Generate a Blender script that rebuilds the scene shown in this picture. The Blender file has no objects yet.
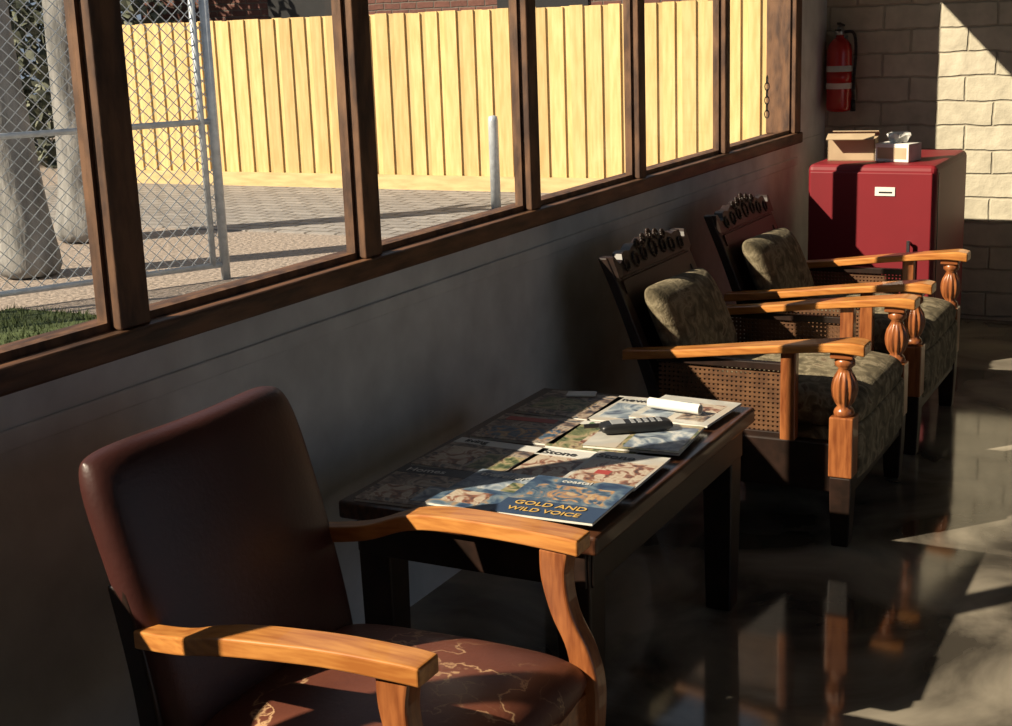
import bpy, bmesh, math, random
from mathutils import Vector, Matrix
random.seed(7)
S = bpy.context.scene
C = S.collection
F0 = .075   # finished floor level

# ------------------------------------------------------------------ materials
def new_mat(name):
    m = bpy.data.materials.new(name); m.use_nodes = True
    nt = m.node_tree
    return m, nt, nt.nodes['Principled BSDF']
def N(nt, t, **kw):
    n = nt.nodes.new(t)
    for k, v in kw.items():
        if k in n.inputs: n.inputs[k].default_value = v
        else: setattr(n, k, v)
    return n
def L(nt, a, ao, b, bi): nt.links.new(a.outputs[ao], b.inputs[bi])
def ramp(nt, stops):
    r = nt.nodes.new('ShaderNodeValToRGB')
    e = r.color_ramp.elements
    while len(e) < len(stops): e.new(0.5)
    for i, (p, c) in enumerate(stops):
        e[i].position = p; e[i].color = (*c, 1)
    return r
def mat(name, c1, c2=None, rough=0.5, metal=0.0, scale=8, stretch=(1,1,1), bump=0.0, detail=4, island=0.0, coat=0.0, dist=0.01, lo=.35, hi=.65):
    m, nt, b = new_mat(name)
    b.inputs['Roughness'].default_value = rough
    b.inputs['Metallic'].default_value = metal
    if coat: b.inputs['Coat Weight'].default_value = coat
    if c2 is None: c2 = tuple(x*0.8 for x in c1)
    tc = N(nt, 'ShaderNodeTexCoord'); mp = N(nt, 'ShaderNodeMapping')
    mp.inputs['Scale'].default_value = stretch
    L(nt, tc, 'Object', mp, 'Vector')
    no = N(nt, 'ShaderNodeTexNoise', Scale=scale, Detail=detail)
    L(nt, mp, 'Vector', no, 'Vector')
    r = ramp(nt, [(lo, c1), (hi, c2)])
    L(nt, no, 'Fac', r, 'Fac')
    out = r
    if island:
        g = N(nt, 'ShaderNodeNewGeometry'); mr = N(nt, 'ShaderNodeMapRange')
        mr.inputs['To Min'].default_value = 1-island; mr.inputs['To Max'].default_value = 1+island*.4
        L(nt, g, 'Random Per Island', mr, 'Value')
        hs = N(nt, 'ShaderNodeHueSaturation'); L(nt, r, 'Color', hs, 'Color'); L(nt, mr, 'Result', hs, 'Value')
        out = hs
    L(nt, out, 'Color', b, 'Base Color')
    if bump:
        bp = N(nt, 'ShaderNodeBump', Strength=bump, Distance=dist)
        L(nt, no, 'Fac', bp, 'Height'); L(nt, bp, 'Normal', b, 'Normal')
    return m

M = {}
M['honey'] = mat('honey_wood', (.58,.25,.065), (.36,.125,.03), .28, scale=6, stretch=(14,1.5,14), coat=.3)
M['redwood'] = mat('red_brown_wood', (.34,.115,.038), (.18,.05,.016), .28, scale=6, stretch=(14,2,14), coat=.3)
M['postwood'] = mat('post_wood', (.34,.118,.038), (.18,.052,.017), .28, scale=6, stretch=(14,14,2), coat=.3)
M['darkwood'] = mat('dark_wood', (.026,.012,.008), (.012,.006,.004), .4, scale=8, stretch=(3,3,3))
M['tablewood'] = mat('table_wood', (.08,.030,.014), (.03,.011,.006), .3, scale=6, stretch=(1.5,14,8), coat=.3)
M['frame'] = mat('window_timber', (.16,.078,.038), (.05,.022,.012), .6, scale=5, stretch=(6,6,2), bump=.3)
M['sill'] = mat('sill_timber', (.16,.075,.037), (.045,.021,.011), .5, scale=5, stretch=(1.5,9,9), bump=.3)
M['plaster'] = mat('painted_render', (.72,.74,.74), (.57,.585,.585), .8, scale=7, bump=.35, detail=8, dist=.02)
M['ceil'] = mat('ceiling_paint', (.25,.25,.25), (.22,.22,.22), .9)
M['fence'] = mat('pine_palings', (.68,.495,.23), (.57,.385,.155), .75, scale=4, stretch=(6,6,.8), bump=.15, island=.22)
M['rail'] = mat('pine_rail', (.62,.46,.23), (.49,.35,.17), .75, scale=4, stretch=(6,1,6))
M['gravel'] = mat('gravel', (.38,.31,.265), (.20,.165,.14), .95, scale=28, detail=10, bump=.7, dist=.03)
M['yard'] = mat('concrete_yard', (.28,.275,.27), (.22,.215,.21), .9, scale=5)
M['galv'] = mat('galvanised_steel', (.52,.56,.60), (.40,.43,.47), .45, .3, scale=20)
M['bark'] = mat('bark', (.27,.265,.26), (.12,.12,.12), .95, scale=7, stretch=(1,1,.35), bump=1, detail=8, dist=.05)
M['grass'] = mat('grass', (.08,.11,.03), (.04,.06,.018), .8, scale=5, island=.3)
M['leafb'] = mat('hedge_leaves', (.16,.17,.12), (.05,.06,.04), .7, scale=9, island=.5)
M['red'] = mat('red_enamel', (.20,.006,.013), (.165,.005,.011), .55, scale=3)
M['redext'] = mat('red_gloss', (.46,.016,.013), (.40,.013,.010), .25, scale=3, coat=.5)
M['black'] = mat('black_plastic', (.015,.015,.017), None, .4)
M['grey'] = mat('grey_plastic', (.30,.31,.33), None, .45)
M['white'] = mat('white_paper', (.76,.75,.71), (.68,.67,.63), .7, scale=20)
M['card'] = mat('cardboard', (.48,.36,.23), (.40,.30,.19), .8, scale=12)
M['steel'] = mat('steel', (.5,.5,.5), None, .3, 1)
M['cane'] = mat('woven_cane', (.15,.07,.03), (.09,.04,.018), .5, scale=30)
M['roof'] = mat('roof_iron', (.20,.19,.19), None, .6)

def floor_mat():
    m, nt, b = new_mat('polished_concrete')
    tc = N(nt,'ShaderNodeTexCoord')
    n1 = N(nt,'ShaderNodeTexNoise', Scale=2.6, Detail=9, Distortion=.6); L(nt,tc,'Object',n1,'Vector')
    r = ramp(nt,[(.36,(.30,.265,.21)),(.52,(.16,.14,.112)),(.64,(.045,.039,.032))]); L(nt,n1,'Fac',r,'Fac'); L(nt,r,'Color',b,'Base Color')
    n2 = N(nt,'ShaderNodeTexNoise', Scale=5, Detail=6); L(nt,tc,'Object',n2,'Vector')
    mr = N(nt,'ShaderNodeMapRange'); mr.inputs['To Min'].default_value=.03; mr.inputs['To Max'].default_value=.13; L(nt,n2,'Fac',mr,'Value'); L(nt,mr,'Result',b,'Roughness')
    bp = N(nt,'ShaderNodeBump', Strength=.03, Distance=.01); L(nt,n1,'Fac',bp,'Height'); L(nt,bp,'Normal',b,'Normal')
    return m
M['floor'] = floor_mat()
def fabric():
    m, nt, b = new_mat('floral_upholstery'); b.inputs['Roughness'].default_value = .9
    tc = N(nt,'ShaderNodeTexCoord')
    n1 = N(nt,'ShaderNodeTexNoise', Scale=20, Detail=5, Distortion=1.2); L(nt,tc,'Object',n1,'Vector')
    r = ramp(nt,[(.34,(.075,.06,.034)),(.5,(.16,.13,.078)),(.6,(.27,.225,.145)),(.7,(.12,.078,.045))])
    L(nt,n1,'Fac',r,'Fac'); L(nt,r,'Color',b,'Base Color')
    n2 = N(nt,'ShaderNodeTexNoise', Scale=180, Detail=2); L(nt,tc,'Object',n2,'Vector')
    ad = N(nt,'ShaderNodeMath', operation='ADD'); L(nt,n1,'Fac',ad,0); L(nt,n2,'Fac',ad,1)
    bp = N(nt,'ShaderNodeBump', Strength=.5, Distance=.004); L(nt,ad,'Value',bp,'Height'); L(nt,bp,'Normal',b,'Normal')
    return m
M['fabric'] = fabric()
def leather(name, cracks):
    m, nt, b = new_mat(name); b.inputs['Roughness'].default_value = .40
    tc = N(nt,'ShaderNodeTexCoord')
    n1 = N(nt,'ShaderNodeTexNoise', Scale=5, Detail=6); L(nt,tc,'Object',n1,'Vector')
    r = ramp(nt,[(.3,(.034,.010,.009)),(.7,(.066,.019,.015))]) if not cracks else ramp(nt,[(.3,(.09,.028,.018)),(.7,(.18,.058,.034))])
    L(nt,n1,'Fac',r,'Fac')
    v = N(nt,'ShaderNodeTexNoise', Scale=120, Detail=3); L(nt,tc,'Object',v,'Vector')
    bp = N(nt,'ShaderNodeBump', Strength=.25, Distance=.002); L(nt,v,'Fac',bp,'Height'); L(nt,bp,'Normal',b,'Normal')
    if cracks:
        nd = N(nt,'ShaderNodeTexNoise', Scale=14, Detail=6); L(nt,tc,'Object',nd,'Vector')
        mx = N(nt,'ShaderNodeMixRGB', blend_type='ADD'); mx.inputs[0].default_value=.14
        L(nt,tc,'Object',mx,1); L(nt,nd,'Color',mx,2)
        def layer(sc, a, c, msc, lo, hi, g):
            vo = N(nt,'ShaderNodeTexVoronoi', feature='DISTANCE_TO_EDGE', Scale=sc); L(nt,mx,'Color',vo,'Vector')
            cr = ramp(nt,[(a,(g,g,g)),(c,(0,0,0))]); L(nt,vo,'Distance',cr,'Fac')
            ms = N(nt,'ShaderNodeTexNoise', Scale=msc, Detail=3); L(nt,tc,'Object',ms,'Vector')
            mr = ramp(nt,[(lo,(0,0,0)),(hi,(1,1,1))]); L(nt,ms,'Fac',mr,'Fac')
            mu = N(nt,'ShaderNodeMath', operation='MULTIPLY'); L(nt,cr,'Color',mu,0); L(nt,mr,'Color',mu,1); return mu
        l1 = layer(6,.003,.018,7,.44,.56,.9); l2 = layer(18,.003,.035,9,.54,.66,.5)
        mm = N(nt,'ShaderNodeMath', operation='MAXIMUM'); L(nt,l1,'Value',mm,0); L(nt,l2,'Value',mm,1)
        mc = N(nt,'ShaderNodeMixRGB'); mc.inputs[2].default_value=(.50,.31,.17,1)
        L(nt,mm,'Value',mc,0); L(nt,r,'Color',mc,1); L(nt,mc,'Color',b,'Base Color')
    else: L(nt,r,'Color',b,'Base Color')
    return m
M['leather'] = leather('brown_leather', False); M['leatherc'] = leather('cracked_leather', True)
def bricks(name, c1, c2, mortar, w, h, axis, ms=.012, bump=.8):
    m, nt, b = new_mat(name); b.inputs['Roughness'].default_value=.85
    tc = N(nt,'ShaderNodeTexCoord'); sp = N(nt,'ShaderNodeSeparateXYZ'); cb = N(nt,'ShaderNodeCombineXYZ')
    L(nt,tc,'Object',sp,'Vector'); L(nt,sp,axis[0],cb,'X'); L(nt,sp,axis[1],cb,'Y')
    nz = N(nt,'ShaderNodeTexNoise', Scale=6, Detail=3); L(nt,tc,'Object',nz,'Vector')
    mx = N(nt,'ShaderNodeMixRGB', blend_type='ADD'); mx.inputs[0].default_value=.03
    L(nt,cb,'Vector',mx,1); L(nt,nz,'Color',mx,2)
    br = N(nt,'ShaderNodeTexBrick'); br.inputs['Scale'].default_value=1
    br.inputs['Color1'].default_value=(*c1,1); br.inputs['Color2'].default_value=(*c2,1); br.inputs['Mortar'].default_value=(*mortar,1)
    br.inputs['Brick Width'].default_value=w; br.inputs['Row Height'].default_value=h
    br.inputs['Mortar Size'].default_value=ms; br.inputs['Mortar Smooth'].default_value=.8
    L(nt,mx,'Color',br,'Vector')
    n2 = N(nt,'ShaderNodeTexNoise', Scale=14, Detail=6); L(nt,tc,'Object',n2,'Vector')
    m2 = N(nt,'ShaderNodeMixRGB', blend_type='MULTIPLY'); m2.inputs[0].default_value=.5
    L(nt,br,'Color',m2,1); L(nt,n2,'Fac',m2,2)
    hs = N(nt,'ShaderNodeHueSaturation'); hs.inputs['Value'].default_value=1.25; L(nt,m2,'Color',hs,'Color')
    L(nt,hs,'Color',b,'Base Color')
    a = N(nt,'ShaderNodeMath', operation='MULTIPLY_ADD'); a.inputs[1].default_value=-.8
    L(nt,br,'Fac',a,0); L(nt,n2,'Fac',a,2)
    bp = N(nt,'ShaderNodeBump', Strength=bump, Distance=.012); L(nt,a,'Value',bp,'Height'); L(nt,bp,'Normal',b,'Normal')
    return m
M['brick'] = bricks('painted_brick', (.55,.50,.39), (.50,.455,.35), (.40,.36,.275), .24, .105, ('Y','Z'), ms=.007, bump=.7)
M['redbrick'] = bricks('red_brick', (.15,.06,.045), (.11,.042,.033), (.12,.10,.085), .24, .085, ('Y','Z'))
M['cobble'] = bricks('bluestone_pavers', (.30,.28,.27), (.225,.21,.205), (.12,.105,.095), .30, .17, ('Y','X'), ms=.02)
def glass():
    m = bpy.data.materials.new('window_glass'); m.use_nodes=True; nt=m.node_tree
    for n in list(nt.nodes):
        if n.type!='OUTPUT_MATERIAL': nt.nodes.remove(n)
    o = nt.nodes['Material Output']
    t = N(nt,'ShaderNodeBsdfTransparent'); t.inputs[0].default_value=(.97,.98,.97,1)
    g = N(nt,'ShaderNodeBsdfGlossy', Roughness=.02); x = N(nt,'ShaderNodeMixShader'); x.inputs[0].default_value=.03
    L(nt,t,0,x,1); L(nt,g,0,x,2); L(nt,x,0,o,'Surface'); return m
M['glass'] = glass()
def cover(name, cols, scale=9, dist=.8):
    m, nt, b = new_mat(name); b.inputs['Roughness'].default_value=.35
    tc=N(nt,'ShaderNodeTexCoord'); n=N(nt,'ShaderNodeTexNoise', Scale=scale, Detail=3, Distortion=dist); L(nt,tc,'Object',n,'Vector')
    k=len(cols); r=ramp(nt,[(.36+.28*i/(k-1),c) for i,c in enumerate(cols)]); L(nt,n,'Fac',r,'Fac'); L(nt,r,'Color',b,'Base Color'); return m
def flat(name,c,rough=.4):
    m,nt,b=new_mat(name); b.inputs['Base Color'].default_value=(*c,1); b.inputs['Roughness'].default_value=rough; return m

# ------------------------------------------------------------------ mesh helpers
def empty(name, loc=(0,0,0), rz=0):
    e = bpy.data.objects.new(name, None); e.empty_display_size=.1
    e.location=loc; e.rotation_euler=(0,0,rz); C.objects.link(e); return e
def finish(name, bm, m, parent=None, bevel=0, smooth=False, subd=0, loc=None, rot=None):
    bmesh.ops.recalc_face_normals(bm, faces=bm.faces)
    me = bpy.data.meshes.new(name); bm.to_mesh(me); bm.free()
    ms = m if isinstance(m,(list,tuple)) else [m]
    for x in ms: me.materials.append(x)
    if smooth:
        for p in me.polygons: p.use_smooth=True
    o = bpy.data.objects.new(name, me); C.objects.link(o)
    if parent: o.parent=parent
    if loc: o.location=loc
    if rot: o.rotation_euler=rot
    if bevel:
        b=o.modifiers.new('b','BEVEL'); b.width=bevel; b.segments=3; b.limit_method='ANGLE'; b.angle_limit=math.radians(40)
    if subd:
        s=o.modifiers.new('s','SUBSURF'); s.levels=subd; s.render_levels=subd
    return o
def abox(bm, a, b, mi=0):
    (x0,y0,z0),(x1,y1,z1)=a,b
    v=[bm.verts.new(p) for p in [(x0,y0,z0),(x1,y0,z0),(x1,y1,z0),(x0,y1,z0),(x0,y0,z1),(x1,y0,z1),(x1,y1,z1),(x0,y1,z1)]]
    for f in [(0,3,2,1),(4,5,6,7),(0,1,5,4),(1,2,6,5),(2,3,7,6),(3,0,4,7)]:
        fa=bm.faces.new([v[i] for i in f]); fa.material_index=mi
def box(name, a, b, m, parent=None, bevel=0, loc=None, rot=None):
    bm=bmesh.new(); abox(bm,a,b); return finish(name,bm,m,parent,bevel,loc=loc,rot=rot)
def atube(bm, p, q, r0, r1=None, n=10, cap=True):
    p=Vector(p); q=Vector(q); r1=r0 if r1 is None else r1
    d=(q-p).normalized(); u=d.orthogonal().normalized(); w=d.cross(u)
    A=[];B=[]
    for i in range(n):
        t=2*math.pi*i/n; o=u*math.cos(t)+w*math.sin(t)
        A.append(bm.verts.new(p+o*r0)); B.append(bm.verts.new(q+o*r1))
    for i in range(n):
        j=(i+1)%n; bm.faces.new([A[i],A[j],B[j],B[i]])
    if cap: bm.faces.new(A[::-1]); bm.faces.new(B)
def tube(name,p,q,r,m,parent=None,n=16,r1=None,smooth=False):
    bm=bmesh.new(); atube(bm,p,q,r,r1,n); return finish(name,bm,m,parent,smooth=smooth)
def aloft(bm, rings):
    R=[[bm.verts.new(p) for p in r] for r in rings]; n=len(R[0])
    for a,b in zip(R,R[1:]):
        for i in range(n):
            j=(i+1)%n; bm.faces.new([a[i],a[j],b[j],b[i]])
    bm.faces.new(R[0][::-1]); bm.faces.new(R[-1])
def lathe(name, prof, m, parent=None, c=(0,0,0), n=20, flute=0, nf=12, fz=None):
    bm=bmesh.new()
    def rr(r,z,i):
        if flute and fz[0]<z<fz[1]: return r*(1-flute*(.5+.5*math.cos(nf*2*math.pi*i/n)))
        return r
    aloft(bm,[[(c[0]+rr(r,z,i)*math.cos(2*math.pi*i/n),c[1]+rr(r,z,i)*math.sin(2*math.pi*i/n),c[2]+z) for i in range(n)] for r,z in prof])
    return finish(name,bm,m,parent,smooth=True)
def smoothpath(pts, sub=5):
    out=[]
    n=len(pts)
    for i in range(n-1):
        p0=pts[max(i-1,0)];p1=pts[i];p2=pts[i+1];p3=pts[min(i+2,n-1)]
        for k in range(sub):
            t=k/sub
            out.append(tuple(.5*((2*b)+(-a+c)*t+(2*a-5*b+4*c-d)*t*t+(-a+3*b-3*c+d)*t**3) for a,b,c,d in zip(p0,p1,p2,p3)))
    out.append(tuple(pts[-1])); return out
def arm(name, st, m, parent, mirror=1, bev=.008):
    bm=bmesh.new()
    aloft(bm,[[(mirror*x-w,y,z),(mirror*x+w,y,z),(mirror*x+w,y,z-t),(mirror*x-w,y,z-t)] for x,y,z,w,t in smoothpath(st,5)])
    return finish(name,bm,m,parent,bevel=bev)
def leg(name, st, m, parent, bev=.005, sub=5):
    bm=bmesh.new()
    aloft(bm,[[(x-a,y-b,z),(x+a,y-b,z),(x+a,y+b,z),(x-a,y+b,z)] for x,y,z,a,b in smoothpath(st,sub)])
    return finish(name,bm,m,parent,bevel=bev)
def pillow(name, f, m, parent, n=18, e=4, c=.06, pw=.5, p=6):
    bm=bmesh.new(); G={}
    for s in (1,-1):
        for i in range(n+1):
            for j in range(n+1):
                u=-math.cos(math.pi*i/n); v=-math.cos(math.pi*j/n)
                edge=i in(0,n) or j in(0,n)
                if s==-1 and edge: G[s,i,j]=G[1,i,j]; continue
                t=(max(0,1-abs(u)**e)*max(0,1-abs(v)**e))**pw
                U=u*(1-c*abs(v)**p); V=v*(1-c*abs(u)**p)
                G[s,i,j]=bm.verts.new(f(U,V,s*t))
    for s in (1,-1):
        for i in range(n):
            for j in range(n):
                bm.faces.new([G[s,i,j],G[s,i+1,j],G[s,i+1,j+1],G[s,i,j+1]])
    return finish(name,bm,m,parent,smooth=True,subd=1)

# ------------------------------------------------------------------ room shell
XF=6.40; XB=-1.6; YR=-3.9; ZC=2.6; HEAD=2.09; SILL=.94
box('floor',(XB,YR,-.12),(XF,0,F0),M['floor'])
box('ceiling',(XB-.15,YR-.15,ZC),(XF+.15,.15,ZC+.1),M['ceil'])
bm=bmesh.new()
abox(bm,(XB,0,-.3),(XF+.15,.10,.90))
abox(bm,(XB,0,HEAD+.06),(XF+.15,.10,ZC))
abox(bm,(5.94,0,.90),(XF+.15,.10,HEAD+.06))
abox(bm,(XB,0,.90),(-.9,.10,HEAD+.06))
abox(bm,(XB,-.008,.80),(5.94,0,.835))
finish('wall_left',bm,M['plaster'],bevel=.004)
box('wall_far',(XF,YR,-.12),(XF+.15,0,ZC),M['brick'])
bm=bmesh.new()
abox(bm,(XB,YR-.15,-.12),(1.0,YR,ZC)); abox(bm,(4.1,YR-.15,-.12),(XF+.15,YR,ZC)); abox(bm,(1.0,YR-.15,2.3),(4.1,YR,ZC))  # doorway gap is an unseen addition, cut to let sky fill in
finish('wall_right',bm,M['plaster'])
for i,(a,b) in enumerate([((1.0,YR-.13,-.06),(1.06,YR,2.24)),((4.04,YR-.13,-.06),(4.1,YR,2.24)),((1.0,YR-.13,2.24),(4.1,YR,2.3))]):
    box('trim_%d'%(20+i),a,b,M['frame'],bevel=.004)  # frame lining the added fill opening
box('wall_back',(XB-.15,YR-.15,-.12),(XB,.10,ZC),M['plaster'])
box('trim_1',(-.9,-.028,.895),(5.94,.11,SILL),M['sill'],bevel=.006)
box('trim_2',(-.9,-.02,HEAD),(5.94,.11,HEAD+.06),M['frame'],bevel=.004)
posts=[(-.86,.07),(-.05,.06),(.80,.06),(1.80,.075),(2.562,.066),(3.372,.058),(4.14,.056),(4.97,.052),(5.895,.085)]
for i,(x,w) in enumerate(posts):
    box('trim_%d'%(i+3),(x-w/2,-.018,SILL),(x+w/2,.11 if i==len(posts)-1 else .03,HEAD),M['frame'],bevel=.004)
for i in range(len(posts)-1):
    a=posts[i][0]+posts[i][1]/2; b=posts[i+1][0]-posts[i+1][1]/2
    e=empty('window_%d'%(i+1))
    bm=bmesh.new()
    abox(bm,(a,.006,SILL),(b,.028,SILL+.014)); abox(bm,(a,.006,HEAD-.014),(b,.028,HEAD))
    abox(bm,(a,.006,SILL+.014),(a+.008,.028,HEAD-.014)); abox(bm,(b-.008,.006,SILL+.014),(b,.028,HEAD-.014))
    finish('bead',bm,M['frame'],e)
    box('pane',(a+.008,.015,SILL+.014),(b-.008,.018,HEAD-.014),M['glass'],e)

# ------------------------------------------------------------------ outside
GZ=-.18
bm=bmesh.new(); abox(bm,(-8,.11,GZ-.1),(30,40,GZ)); abox(bm,(XF+.16,-20,GZ-.1),(30,.11,GZ))
finish('gravel_ground',bm,M['gravel'])
box('yard_ground',(-12,-25,-.2),(XF+.15,YR-.15,-.06),M['yard'])  # unseen ground added outside the fill opening, bounces sun indoors
box('paved_lane',(9.4,.5,GZ),(12.3,10.4,GZ+.012),M['cobble'])
bm=bmesh.new(); y=-3.0; k=0
FX=12.45; FH=1.77
while y<10.2:
    w=.125+random.uniform(-.012,.012); off=.020 if k%2 else 0
    abox(bm,(FX-.018-off,y,GZ+.12),(FX-off,y+w,GZ+FH+random.uniform(-.006,.006))); y+=w-.026; k+=1
fe=empty('wooden_fence')
finish('palings',bm,[M['fence']],fe)
bm=bmesh.new(); abox(bm,(FX-.065,-3,GZ),(FX-.04,10.25,GZ+.15)); finish('plinth_board',bm,M['rail'],fe)
bm=bmesh.new()
for z in (.35,1.4): abox(bm,(FX,-3,GZ+z),(FX+.05,10.25,GZ+z+.08))
yy=-3
while yy<10.2: abox(bm,(FX+.05,yy,GZ),(FX+.13,yy+.09,GZ+1.6)); yy+=2.6
finish('back_rails',bm,M['rail'],fe)
e=empty('brick_house',(15.5,0,GZ))
box('wall',(0,-4,0),(4,12,3.2),M['redbrick'],e)
box('fascia',(-.35,-4.3,2.9),(-.3,12.3,3.15),M['roof'],e)
bm=bmesh.new(); aloft(bm,[[(-.4,-4.4,3.15),(2,-4.4,4.6),(4.4,-4.4,3.15)],[(-.4,12.4,3.15),(2,12.4,4.6),(4.4,12.4,3.15)]]); finish('roof',bm,M['roof'],e)
for i,yy in enumerate((1.5,5.2,8.6)):
    box('house_window_%d'%i,(-.03,yy,1.3),(0,yy+1.2,2.4),M['black'],e)
    box('house_sill_%d'%i,(-.08,yy-.05,1.22),(0,yy+1.25,1.3),M['white'],e)
def tree(loc,r,h,seed):
    random.seed(seed)
    e=empty('tree_trunk',loc); bm=bmesh.new(); rings=[]
    n=18
    for k in range(12):
        z=h*k/11; rr=r*(1+.45*math.exp(-z*4))*(1-.07*z)
        ox=.05*math.sin(z*1.7+seed); oy=.06*math.sin(z*1.3+seed*2)
        rings.append([(ox+rr*math.cos(2*math.pi*i/n)*(1+.06*math.sin(3*i+k)),oy+rr*math.sin(2*math.pi*i/n)*(1+.06*math.cos(2*i+k)),z-.03) for i in range(n)])
    aloft(bm,rings)
    for k in range(4):
        a=k*1.6+seed; atube(bm,(0,0,h-.35+k*.06),(.35*math.cos(a),.35*math.sin(a),h+.08),r*.4,r*.18,10)
    finish('trunk',bm,M['bark'],e,smooth=True,subd=1)
tree((8.6,6.68,GZ),.22,2.4,1); tree((7.1,5.90,GZ),.18,2.35,2)
bm=bmesh.new(); random.seed(3)
for i in range(9000):
    c=Vector((random.uniform(13.6,14.8),random.uniform(10.5,20),GZ+random.uniform(0,3.2)))
    d=Vector((random.gauss(0,1),random.gauss(0,1),random.gauss(0,1))).normalized(); u=d.orthogonal().normalized()*.10; w=d.cross(u)*.7
    bm.faces.new([bm.verts.new(c+u),bm.verts.new(c+w),bm.verts.new(c-u),bm.verts.new(c-w)])
finish('hedge',bm,M['leafb'])
bm=bmesh.new(); abox(bm,(3.8,3.1,GZ),(6.15,5.0,GZ+.012))
for i in range(9000):
    x=random.uniform(3.8,6.15); y=random.uniform(3.1,5.0); h=random.uniform(.02,.06); a=random.uniform(0,6.28)
    dx=.006*math.cos(a);dy=.006*math.sin(a)
    bm.faces.new([bm.verts.new((x-dx,y-dy,GZ)),bm.verts.new((x+dx,y+dy,GZ)),bm.verts.new((x+random.uniform(-.03,.03),y+random.uniform(-.03,.03),GZ+h))])
finish('grass_patch',bm,M['grass'])
A=Vector((7.46,4.37,GZ)); D=Vector((-1.34,.69,0)).normalized(); GL=4.2; GH=2.15
e=empty('chain_link_gate',A,math.atan2(D.y,D.x))
bm=bmesh.new()
for x in (0,2.1,GL): atube(bm,(x,0,0),(x,0,GH),.032,n=12)
atube(bm,(.085,0,.1),(.085,0,GH),.022,n=12)
for z in (.10,1.06,GH-.03): atube(bm,(0,0,z),(GL,0,z),.02,n=10)
finish('pipe_frame',bm,M['galv'],e,smooth=True)
bm=bmesh.new(); s=.085; z0=.10; z1=GH-.03; H=z1-z0
k=-H
while k<GL:
    for sg in (1,-1):
        a=max(0,k); b=min(GL,k+H)
        if b>a:
            za=a-k; zb=b-k
            if sg==1: p=(a,.003,z0+za); q=(b,.003,z0+zb)
            else: p=(a,-.003,z1-za); q=(b,-.003,z1-zb)
            atube(bm,p,q,.0036,n=4,cap=False)
    k+=s
finish('wire_mesh',bm,M['galv'],e)
e=empty('bollard_post',(11.1,4.2,GZ+.012))
lathe('post',[(.045,0),(.045,.78),(.04,.82),(.01,.83)],M['galv'],e)
e=empty('hanging_chain',(5.50,-.002,1.0))
bm=bmesh.new()
for i in range(6):
    z=.18-.027*i
    mt=Matrix.Translation((0,0,z))@Matrix.Rotation(math.pi/2*(i%2),4,'Z')@Matrix.Scale(1.6,4,(0,0,1))
    for k in range(10):
        a=2*math.pi*k/10;b=2*math.pi*(k+1)/10
        atube(bm,mt@Vector((.009*math.cos(a),0,.010*math.sin(a))),mt@Vector((.009*math.cos(b),0,.010*math.sin(b))),.0022,n=6)
finish('links',bm,M['black'],e)

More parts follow.
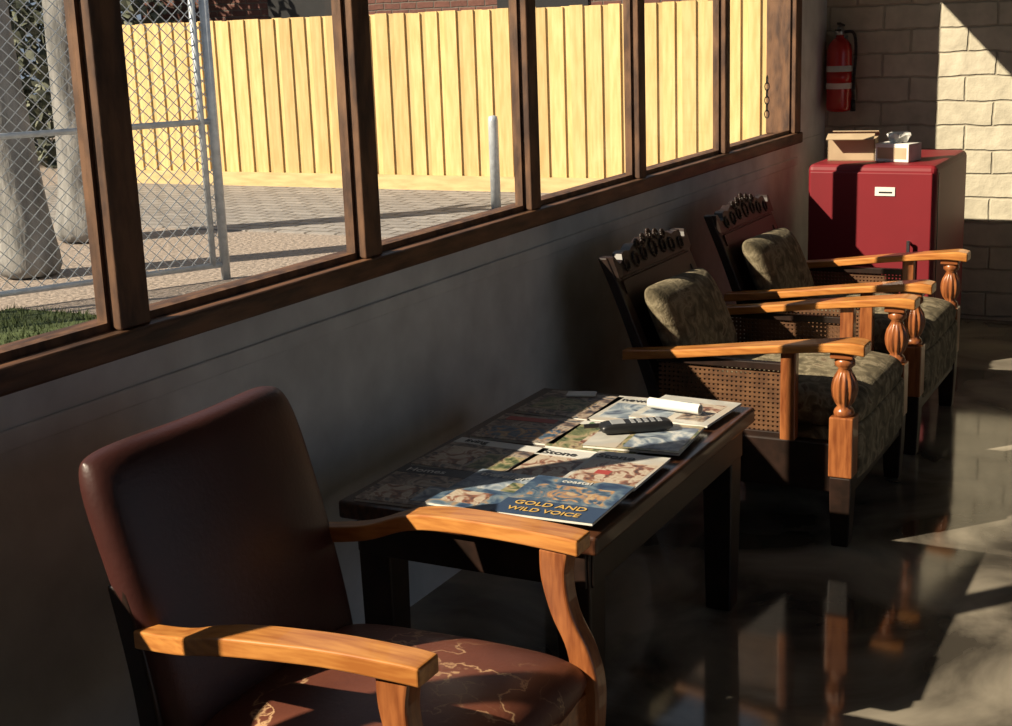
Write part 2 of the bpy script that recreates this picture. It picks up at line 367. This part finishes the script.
# ------------------------------------------------------------------ cane armchairs
def cane_chair(loc):
    e=empty('cane_armchair',loc); HX=.305
    def lean(z): return -.34+(z-.35)*(.17/.48)
    for s in (1,-1):
        arm('arm_%s'%('r' if s>0 else 'l'),[(HX,-.235,.555,.02,.028),(HX,-.40,.57,.027,.024),(HX,-.62,.597,.034,.022),(HX,-.80,.617,.038,.024),(HX,-.86,.623,.040,.030),(HX,-.895,.618,.036,.030)],M['honey'],e,s,.006)
        box('arm_block_%d'%s,(s*HX-.028,-.865,.576),(s*HX+.028,-.805,.600),M['redwood'],e,.005)
        y=-.838
        prof=[(.020,.578),(.026,.570),(.026,.558),(.016,.550),(.020,.540),(.029,.524),(.033,.508),(.034,.495),(.032,.478),(.026,.462),(.017,.450),(.024,.442),(.027,.433),(.024,.424)]
        lathe('baluster_%d'%s,[(r,z) for r,z in prof],M['postwood'],e,(s*HX,y,0),96,.16,12,(.455,.535))
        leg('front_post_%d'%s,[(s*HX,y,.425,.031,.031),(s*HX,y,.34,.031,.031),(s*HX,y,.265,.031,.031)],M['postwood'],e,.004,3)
        leg('front_leg_%d'%s,[(s*HX,y,.265,.028,.028),(s*HX,y,.18,.027,.027),(s*HX,y,F0,.022,.022)],M['darkwood'],e,.004,3)  # lower leg shade put into the colour by switching to dark wood
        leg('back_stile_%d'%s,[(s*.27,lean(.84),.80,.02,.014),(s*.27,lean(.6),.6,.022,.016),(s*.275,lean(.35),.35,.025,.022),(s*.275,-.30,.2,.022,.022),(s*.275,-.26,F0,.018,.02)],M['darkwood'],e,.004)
        box('side_stile_%d'%s,(s*HX-.017,-.715,.345),(s*HX+.017,-.675,.585),M['postwood'],e,.004)
        box('side_rail_%d'%s,(s*HX-.018,-.82,.22),(s*HX+.018,-.31,.35),M['darkwood'],e,.004)
        box('panel_rail_%d'%s,(s*HX-.012,-.68,.345),(s*HX+.012,-.33,.365),M['darkwood'],e,.002)
        box('panel_top_%d'%s,(s*HX-.012,-.68,.53),(s*HX+.012,-.33,.55),M['darkwood'],e,.002)
        bm=bmesh.new(); x=s*HX
        yy=-.675
        while yy<-.34:
            abox(bm,(x-.0022,yy,.362),(x+.0022,yy+.007,.532)); yy+=.0125
        zz=.368
        while zz<.53:
            abox(bm,(x-.003,-.677,zz),(x+.003,-.335,zz+.007)); zz+=.0125
        finish('cane_panel_%d'%s,bm,M['cane'],e)
    box('front_rail',(-.28,-.86,.21),(.28,-.83,.36),M['darkwood'],e,.004)
    box('back_rail',(-.26,-.335,.27),(.26,-.30,.36),M['darkwood'],e,.004)
    pillow('seat_base',lambda u,v,t:(u*.272,-.60+v*.265,.325+t*.055),M['fabric'],e,e=10,c=.01,pw=.35)
    pillow('seat_front_pad',lambda u,v,t:(u*.270,-.865-t*.016,.320+v*.075),M['fabric'],e,e=8,c=.02,pw=.4)
    pillow('seat_cushion',lambda u,v,t:(u*.272,-.605+v*.272,.418+t*.058+.014*(1-u*u)*(1-v*v)),M['fabric'],e,e=8,c=.03,pw=.35)
    bm=bmesh.new()
    aloft(bm,[[(-.25,lean(z)-.006,z),(.25,lean(z)-.006,z),(.25,lean(z)+.006,z),(-.25,lean(z)+.006,z)] for z in (.36,.55,.74)])
    aloft(bm,[[(-.26,lean(z)-.012,z),(.26,lean(z)-.012,z),(.26,lean(z)+.012,z),(-.26,lean(z)+.012,z)] for z in (.70,.735)])
    finish('back_panel',bm,M['darkwood'],e)
    bm=bmesh.new(); n=80
    pts=[(-.285,.745),(.285,.745)]
    for i in range(n+1):
        x=.285-.57*i/n; q=abs(x)/.285
        z=.785+.028*(1-q**1.6)+.008*abs(math.sin(q*math.pi*3.5))+.008*(q>.93)-(0.012 if .80<q<.9 else 0)
        pts.append((x,z))
    F=[bm.verts.new((x,lean(z)-.015,z)) for x,z in pts]; B=[bm.verts.new((x,lean(z)+.013,z)) for x,z in pts]
    bm.faces.new(F); bm.faces.new(B[::-1])
    for i in range(len(pts)):
        j=(i+1)%len(pts); bm.faces.new([F[i],B[i],B[j],F[j]])
    finish('crest_rail',bm,M['darkwood'],e)
    bm=bmesh.new()
    def ring(cx,cz,R,r):
        for k in range(14):
            a=2*math.pi*k/14;b=2*math.pi*(k+1)/14
            za=cz+R*math.sin(a); zb=cz+R*math.sin(b)
            atube(bm,(cx+R*math.cos(a),lean(za)-.015,za),(cx+R*math.cos(b),lean(zb)-.015,zb),r,n=6)
    for cx,cz,R in [(0,.785,.022),(.075,.782,.017),(-.075,.782,.017),(.14,.775,.018),(-.14,.775,.018),(.21,.77,.015),(-.21,.77,.015),(.05,.818,.012),(-.05,.818,.012),(0,.825,.012),(.10,.812,.010),(-.10,.812,.010)]:
        ring(cx,cz,R,.005)
    finish('carved_scrolls',bm,M['darkwood'],e,smooth=True)
    def f(u,v,t):
        z=.592+v*.122-u*.006; x=-.035+u*.218-v*.02
        return (x, lean(z)-.080-t*.055, z)
    pillow('back_cushion',f,M['fabric'],e,e=4,c=.025,pw=.42)
    return e
cane_chair((3.75,0,0)); cane_chair((4.605,0,0))

# ------------------------------------------------------------------ leather armchair
e=empty('leather_armchair',(1.636,0,0))
def lb(z): return -.385+(z-.42)*(.11/.42)
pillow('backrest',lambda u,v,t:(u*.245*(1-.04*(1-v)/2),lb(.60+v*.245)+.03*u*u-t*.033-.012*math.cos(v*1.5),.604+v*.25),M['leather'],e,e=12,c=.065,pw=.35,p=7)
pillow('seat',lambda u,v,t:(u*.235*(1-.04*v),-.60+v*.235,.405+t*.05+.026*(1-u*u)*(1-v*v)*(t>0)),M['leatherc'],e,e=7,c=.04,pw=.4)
for s in (1,-1):
    arm('arm_%d'%s,[(.228,-.33,.600,.017,.028),(.240,-.42,.612,.019,.028),(.258,-.49,.634,.024,.028),(.258,-.56,.644,.028,.027),(.248,-.68,.648,.028,.026),(.242,-.785,.646,.027,.027),(.240,-.82,.643,.026,.027)],M['honey'],e,s,.006)
    leg('front_leg_%d'%s,[(s*.240,-.775,.620,.020,.026),(s*.240,-.772,.57,.019,.022),(s*.240,-.785,.51,.019,.019),(s*.241,-.812,.45,.019,.020),(s*.241,-.822,.38,.019,.024),(s*.241,-.818,.25,.018,.02),(s*.241,-.818,F0,.016,.016)],M['postwood'],e)
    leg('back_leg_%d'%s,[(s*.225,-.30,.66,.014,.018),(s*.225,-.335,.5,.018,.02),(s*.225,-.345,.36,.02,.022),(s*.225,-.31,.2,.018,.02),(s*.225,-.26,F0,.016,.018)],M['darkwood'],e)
    box('side_rail_%d'%s,(s*.235-.012,-.81,.32),(s*.235+.012,-.34,.39),M['redwood'],e,.004)
box('front_rail',(-.23,-.825,.32),(.23,-.80,.385),M['redwood'],e,.004)
box('back_rail',(-.21,-.36,.32),(.21,-.335,.40),M['darkwood'],e,.004)
bm=bmesh.new()
for s in (1,-1): atube(bm,(s*.241,-.81,.19),(s*.225,-.31,.19),.011,n=10)
finish('stretchers',bm,M['darkwood'],e,smooth=True)

# ------------------------------------------------------------------ coffee table
TZ=.55; TX0,TX1,TY0,TY1=2.10,3.01,-.74,-.20
e=empty('coffee_table',(0,0,0))
box('top',(TX0,TY0,TZ-.036),(TX1,TY1,TZ),M['tablewood'],e,.006)
bm=bmesh.new()
abox(bm,(TX0+.03,TY0+.02,TZ-.11),(TX1-.03,TY0+.042,TZ-.036)); abox(bm,(TX0+.03,TY1-.042,TZ-.11),(TX1-.03,TY1-.02,TZ-.036))
abox(bm,(TX0+.02,TY0+.03,TZ-.11),(TX0+.042,TY1-.03,TZ-.036)); abox(bm,(TX1-.042,TY0+.03,TZ-.11),(TX1-.02,TY1-.03,TZ-.036))
finish('apron',bm,M['darkwood'],e,.003)
for i,(x,y) in enumerate([(TX0+.06,TY0+.06),(TX0+.06,TY1-.06),(TX1-.06,TY0+.06),(TX1-.06,TY1-.06)]):
    leg('leg_%d'%i,[(x,y,TZ-.036,.036,.036),(x,y,.3,.034,.034),(x,y,F0,.030,.030)],M['darkwood'],e,.005,2)

# magazines
PG=flat('page_edges',(.65,.63,.58),.7)
def mg(x0,y0,w,h,z,rot,cov,blocks,text=None,th=.006):
    e=empty('magazine',(x0+h/2,y0-w/2,z)); e.rotation_euler=(0,0,rot)
    box('pages',(-h/2+.001,-w/2+.001,0),(h/2-.001,w/2-.001,th-.001),PG,e)
    box('cover',(-h/2,-w/2,th-.001),(h/2,w/2,th),cov,e)
    for i,(a,b,c,d,m) in enumerate(blocks):
        box('print_%d'%i,(-h/2+h*c,w/2-w*b,th),(-h/2+h*d,w/2-w*a,th+.0003+.0001*i),m,e)
    if text:
        for i,(t,fx,fy,sz,m) in enumerate(text):
            cu=bpy.data.curves.new('title','FONT'); cu.body=t; cu.size=sz; cu.extrude=.0002; cu.offset=.0003; cu.materials.append(m)
            o=bpy.data.objects.new('title_%d'%i,cu); C.objects.link(o); o.parent=e
            o.location=(-h/2+h*fy,w/2-w*fx,th+.0014); o.rotation_euler=(0,0,-math.pi/2)
    return e
W=flat('ink_white',(.58,.57,.54)); Yl=flat('ink_yellow',(.60,.38,.10)); Bl=flat('ink_blue',(.03,.055,.11)); K=flat('ink_black',(.03,.03,.035)); Rd=flat('ink_red',(.35,.05,.04)); Gr=flat('ink_green',(.12,.22,.10))
c1=cover('cover_ocean',[(.02,.04,.09),(.05,.09,.15),(.15,.20,.24),(.38,.24,.12)],14,1.2)
c1b=cover('cover_outback',[(.03,.06,.11),(.10,.15,.20),(.40,.21,.09),(.45,.34,.21)],24,1.8)
c2=cover('cover_portrait',[(.42,.33,.25),(.50,.43,.34),(.24,.10,.06),(.07,.045,.04)],24,1.4)
c3=cover('cover_city',[(.03,.03,.04),(.20,.14,.11),(.38,.31,.24),(.07,.08,.10)],20,1.6)
c4=cover('cover_garden',[(.04,.06,.03),(.16,.17,.08),(.38,.30,.18),(.1,.06,.04)],20,1.4)
c5=cover('cover_pale',[(.54,.52,.47),(.42,.41,.38),(.47,.41,.34)],10)
c6=cover('cover_snow',[(.07,.09,.14),(.25,.30,.35),(.55,.55,.53)],16,1.6)
Z=TZ+.0005
mg(2.115,-.225,.20,.215,Z,.06,c3,[(0,1,.80,1,K),(.1,.5,.1,.45,c2),(.55,.92,.1,.5,c6)],[('Homes',.08,.84,.030,W)])
mg(2.12,-.385,.20,.215,Z+.0075,-.03,c6,[(.0,.7,.0,.5,c1),(.1,.5,.1,.4,c2),(.5,.95,.5,.75,c4)],[('traveller',.08,.82,.030,W)])
mg(2.11,-.525,.20,.215,Z+.015,.03,Bl,[(0,1,.36,1,c1),(.12,.88,.42,.80,c1b)],[('GOLD AND',.12,.22,.027,Yl),('WILD VOICE',.12,.07,.025,Yl),('coastal',.3,.87,.022,W)])
mg(2.335,-.225,.215,.20,Z,-.05,c3,[(0,1,.82,1,W),(.08,.5,.15,.7,c2),(.55,.95,.1,.6,c4)],[('living',.1,.86,.028,K)])
mg(2.335,-.43,.145,.20,Z,.0,c2,[(0,1,.76,1,W),(0,1,0,.08,K)],[('Stone',.08,.80,.034,K)])
mg(2.33,-.56,.155,.205,Z+.0075,.02,c5,[(.06,.96,.04,.72,c2),(.3,.5,.3,.42,Rd)],[('Stone',.06,.78,.036,K)])
mg(2.56,-.235,.20,.19,Z,.04,c3,[(.1,.9,.1,.5,c1b),(.1,.7,.75,.9,Rd)])
mg(2.55,-.425,.20,.20,Z,-.02,c4,[(.0,1,.86,1,W),(.3,.8,.2,.6,c2)],[('farmer',.1,.88,.022,Gr)])
mg(2.565,-.50,.21,.20,Z+.0075,.08,c4,[(.0,.35,.0,1,c5),(.4,.97,.06,.9,c6)])
mg(2.77,-.24,.19,.20,Z,-.04,c3,[(.1,.8,.2,.7,c4)])
mg(2.775,-.42,.20,.205,Z,.03,c5,[(.1,.9,.10,.70,c6)],[('news',.1,.78,.034,K)])
mg(2.79,-.52,.19,.20,Z+.0075,-.06,c5,[(.1,.45,.1,.8,c6),(.55,.9,.1,.45,c3),(.55,.9,.5,.8,c2)])
e=empty('cordless_phone',(2.69,-.575,Z+.0155),-.25)
e.rotation_euler=(0,0,math.radians(35))
pillow('handset',lambda u,v,t:(u*.025,v*.08,.011+t*.011),M['black'],e,n=14,e=8,c=.08,pw=.4)
box('screen',(-.016,.025,.0205),(.016,.055,.0230),M['grey'],e,.001)
bm=bmesh.new()
for i in range(3):
    for j in range(5): abox(bm,(-.017+i*.0125,-.055+j*.0145,.0195),(-.008+i*.0125,-.046+j*.0145,.0230))
finish('keys',bm,M['grey'],e,.001)
tube('antenna',(.016,.07,.012),(.016,.11,.012),.005,M['black'],e)
e=empty('rolled_paper',(2.86,-.60,Z+.028),-.15)
tube('roll',(0,-.065,0),(0,.065,0),.012,M['white'],e,20)
tube('roll_core',(0,-.0655,0),(0,.0655,0),.008,M['grey'],e,16)
e=empty('folded_leaflet',(2.95,-.33,Z+.007),.3); box('sheet',(-.02,-.035,0),(.02,.035,.004),M['white'],e,.001)

# ------------------------------------------------------------------ red cabinet
CX0,CX1,CY0,CY1,CZ=5.38,6.05,-.69,-.20,.86
e=empty('red_cabinet',(0,0,0))
box('body',(CX0+.010,CY0,F0+.07),(CX1,CY1,CZ),M['red'],e,.022)
box('door',(CX0,CY0+.012,F0+.09),(CX0+.014,CY1-.012,CZ-.026),M['red'],e,.006)
box('side_seam',(CX0+.05,CY0-.002,F0+.09),(CX0+.056,CY0+.002,CZ-.03),M['black'],e)
box('label',(CX0-.003,-.54,.745),(CX0+.001,-.465,.778),M['white'],e)
box('label_text',(CX0-.0036,-.53,.755),(CX0-.002,-.48,.761),M['black'],e)
tube('handle',(CX0-.025,-.60,.45),(CX0-.025,-.60,.58),.007,M['steel'],e)
for i,z in enumerate((.46,.57)): tube('handle_mount_%d'%i,(CX0-.025,-.60,z),(CX0+.005,-.60,z),.005,M['steel'],e)
for i,(x,y) in enumerate([(CX0+.07,CY0+.06),(CX0+.07,CY1-.06),(CX1-.07,CY0+.06),(CX1-.07,CY1-.06)]):
    tube('castor_%d'%i,(x,y-.014,F0+.033),(x,y+.014,F0+.033),.033,M['black'],e,20); box('castor_fork_%d'%i,(x-.02,y-.02,F0+.06),(x+.02,y+.02,F0+.075),M['steel'],e)
e=empty('cardboard_box',(5.60,-.325,CZ),.12)
bm=bmesh.new(); abox(bm,(-.07,-.09,0),(.07,.09,.004))
for a,b in [((-.07,-.09,0),(-.066,.09,.085)),((.066,-.09,0),(.07,.09,.085)),((-.07,-.09,0),(.07,-.086,.085)),((-.07,.086,0),(.07,.09,.085))]: abox(bm,a,b)
finish('shell',bm,M['card'],e)
box('flap_1',(-.03,-.09,0),(.03,.09,.003),M['card'],e,loc=(-.095,0,.095),rot=(0,-.3,0))
box('flap_2',(-.03,-.09,0),(.03,.09,.003),M['card'],e,loc=(.098,0,.095),rot=(0,.3,0))
pillow('contents',lambda u,v,t:(u*.062,v*.08,.05+t*.02),M['white'],e,n=10)
e=empty('tissue_box',(5.56,-.51,CZ),-.25)
box('carton',(-.055,-.07,0),(.055,.07,.07),M['white'],e,.003)
box('carton_panel',(-.056,-.06,.012),(-.0545,.06,.055),M['card'],e)
bm=bmesh.new(); random.seed(11); n=14; rings=[]
for k,(r,z) in enumerate([(.03,.069),(.034,.082),(.042,.095),(.046,.106)]):
    rings.append([((r*.7+.012*random.uniform(-1,1))*math.cos(2*math.pi*i/n),(r+.012*random.uniform(-1,1))*math.sin(2*math.pi*i/n),z+.008*random.uniform(-1,1)) for i in range(n)])
aloft(bm,rings); finish('tissue',bm,M['white'],e)

# ------------------------------------------------------------------ fire extinguisher
e=empty('fire_extinguisher',(6.325,-.080,1.0))
lathe('cylinder',[(.045,0),(.054,.006),(.056,.02),(.056,.26),(.050,.29),(.034,.312),(.018,.322),(.018,.335)],M['redext'],e,n=32)
lathe('label',[(.0566,.10),(.0566,.20)],M['white'],e,n=32)
lathe('label_band',[(.0570,.125),(.0570,.175)],M['redext'],e,n=32)
lathe('valve',[(.017,.33),(.02,.335),(.02,.355),(.012,.36),(.012,.37)],M['steel'],e)
box('lever_top',(-.07,-.009,.372),(.01,.009,.382),M['black'],e,.003,rot=(0,.12,0))
box('lever_bottom',(-.065,-.009,.350),(.0,.009,.358),M['black'],e,.003)
bm=bmesh.new(); P=smoothpath([(0,-.02,.345),(0,-.06,.34),(0,-.072,.27),(0,-.066,.15),(0,-.064,.05)],6)
for a,b in zip(P,P[1:]): atube(bm,a,b,.007,n=10)
atube(bm,P[-1],(0,-.064,.0),.010,.012,n=12)
finish('hose',bm,M['black'],e,smooth=True)
box('bracket',(.055,-.015,.05),(.0755,.015,.32),M['steel'],e)
box('bracket_hook',(.0,-.02,.322),(.07,.02,.328),M['steel'],e)

# ------------------------------------------------------------------ light
sd=bpy.data.lights.new('sun','SUN'); sd.energy=10.3; sd.color=(1,.85,.65); sd.angle=math.radians(.6)
so=bpy.data.objects.new('sun',sd); C.objects.link(so); so.rotation_euler=Vector((1.14,-1,-1.05)).to_track_quat('-Z','Y').to_euler(); so.location=(0,5,6)
w=bpy.data.worlds.new('World'); S.world=w; w.use_nodes=True
bg=w.node_tree.nodes['Background']; bg.inputs[0].default_value=(.70,.82,1,1); bg.inputs[1].default_value=.38

# ------------------------------------------------------------------ camera
cd=bpy.data.cameras.new('camera'); cam=bpy.data.objects.new('camera',cd); C.objects.link(cam); S.camera=cam
cd.sensor_width=36; cd.lens=36*1400/1012; cd.clip_start=.05; cd.clip_end=200
ez=Vector((-.0352,.9718,.2334)).normalized()
ex=Vector((.4578,.2203,-.8614)); ex=(ex-ez*ex.dot(ez)).normalized(); ey=ez.cross(ex)
cam.matrix_world=Matrix.Translation((0,-1.68,1.42))@Matrix((ex,ey,ez)).to_4x4()
S.view_settings.view_transform='Standard'
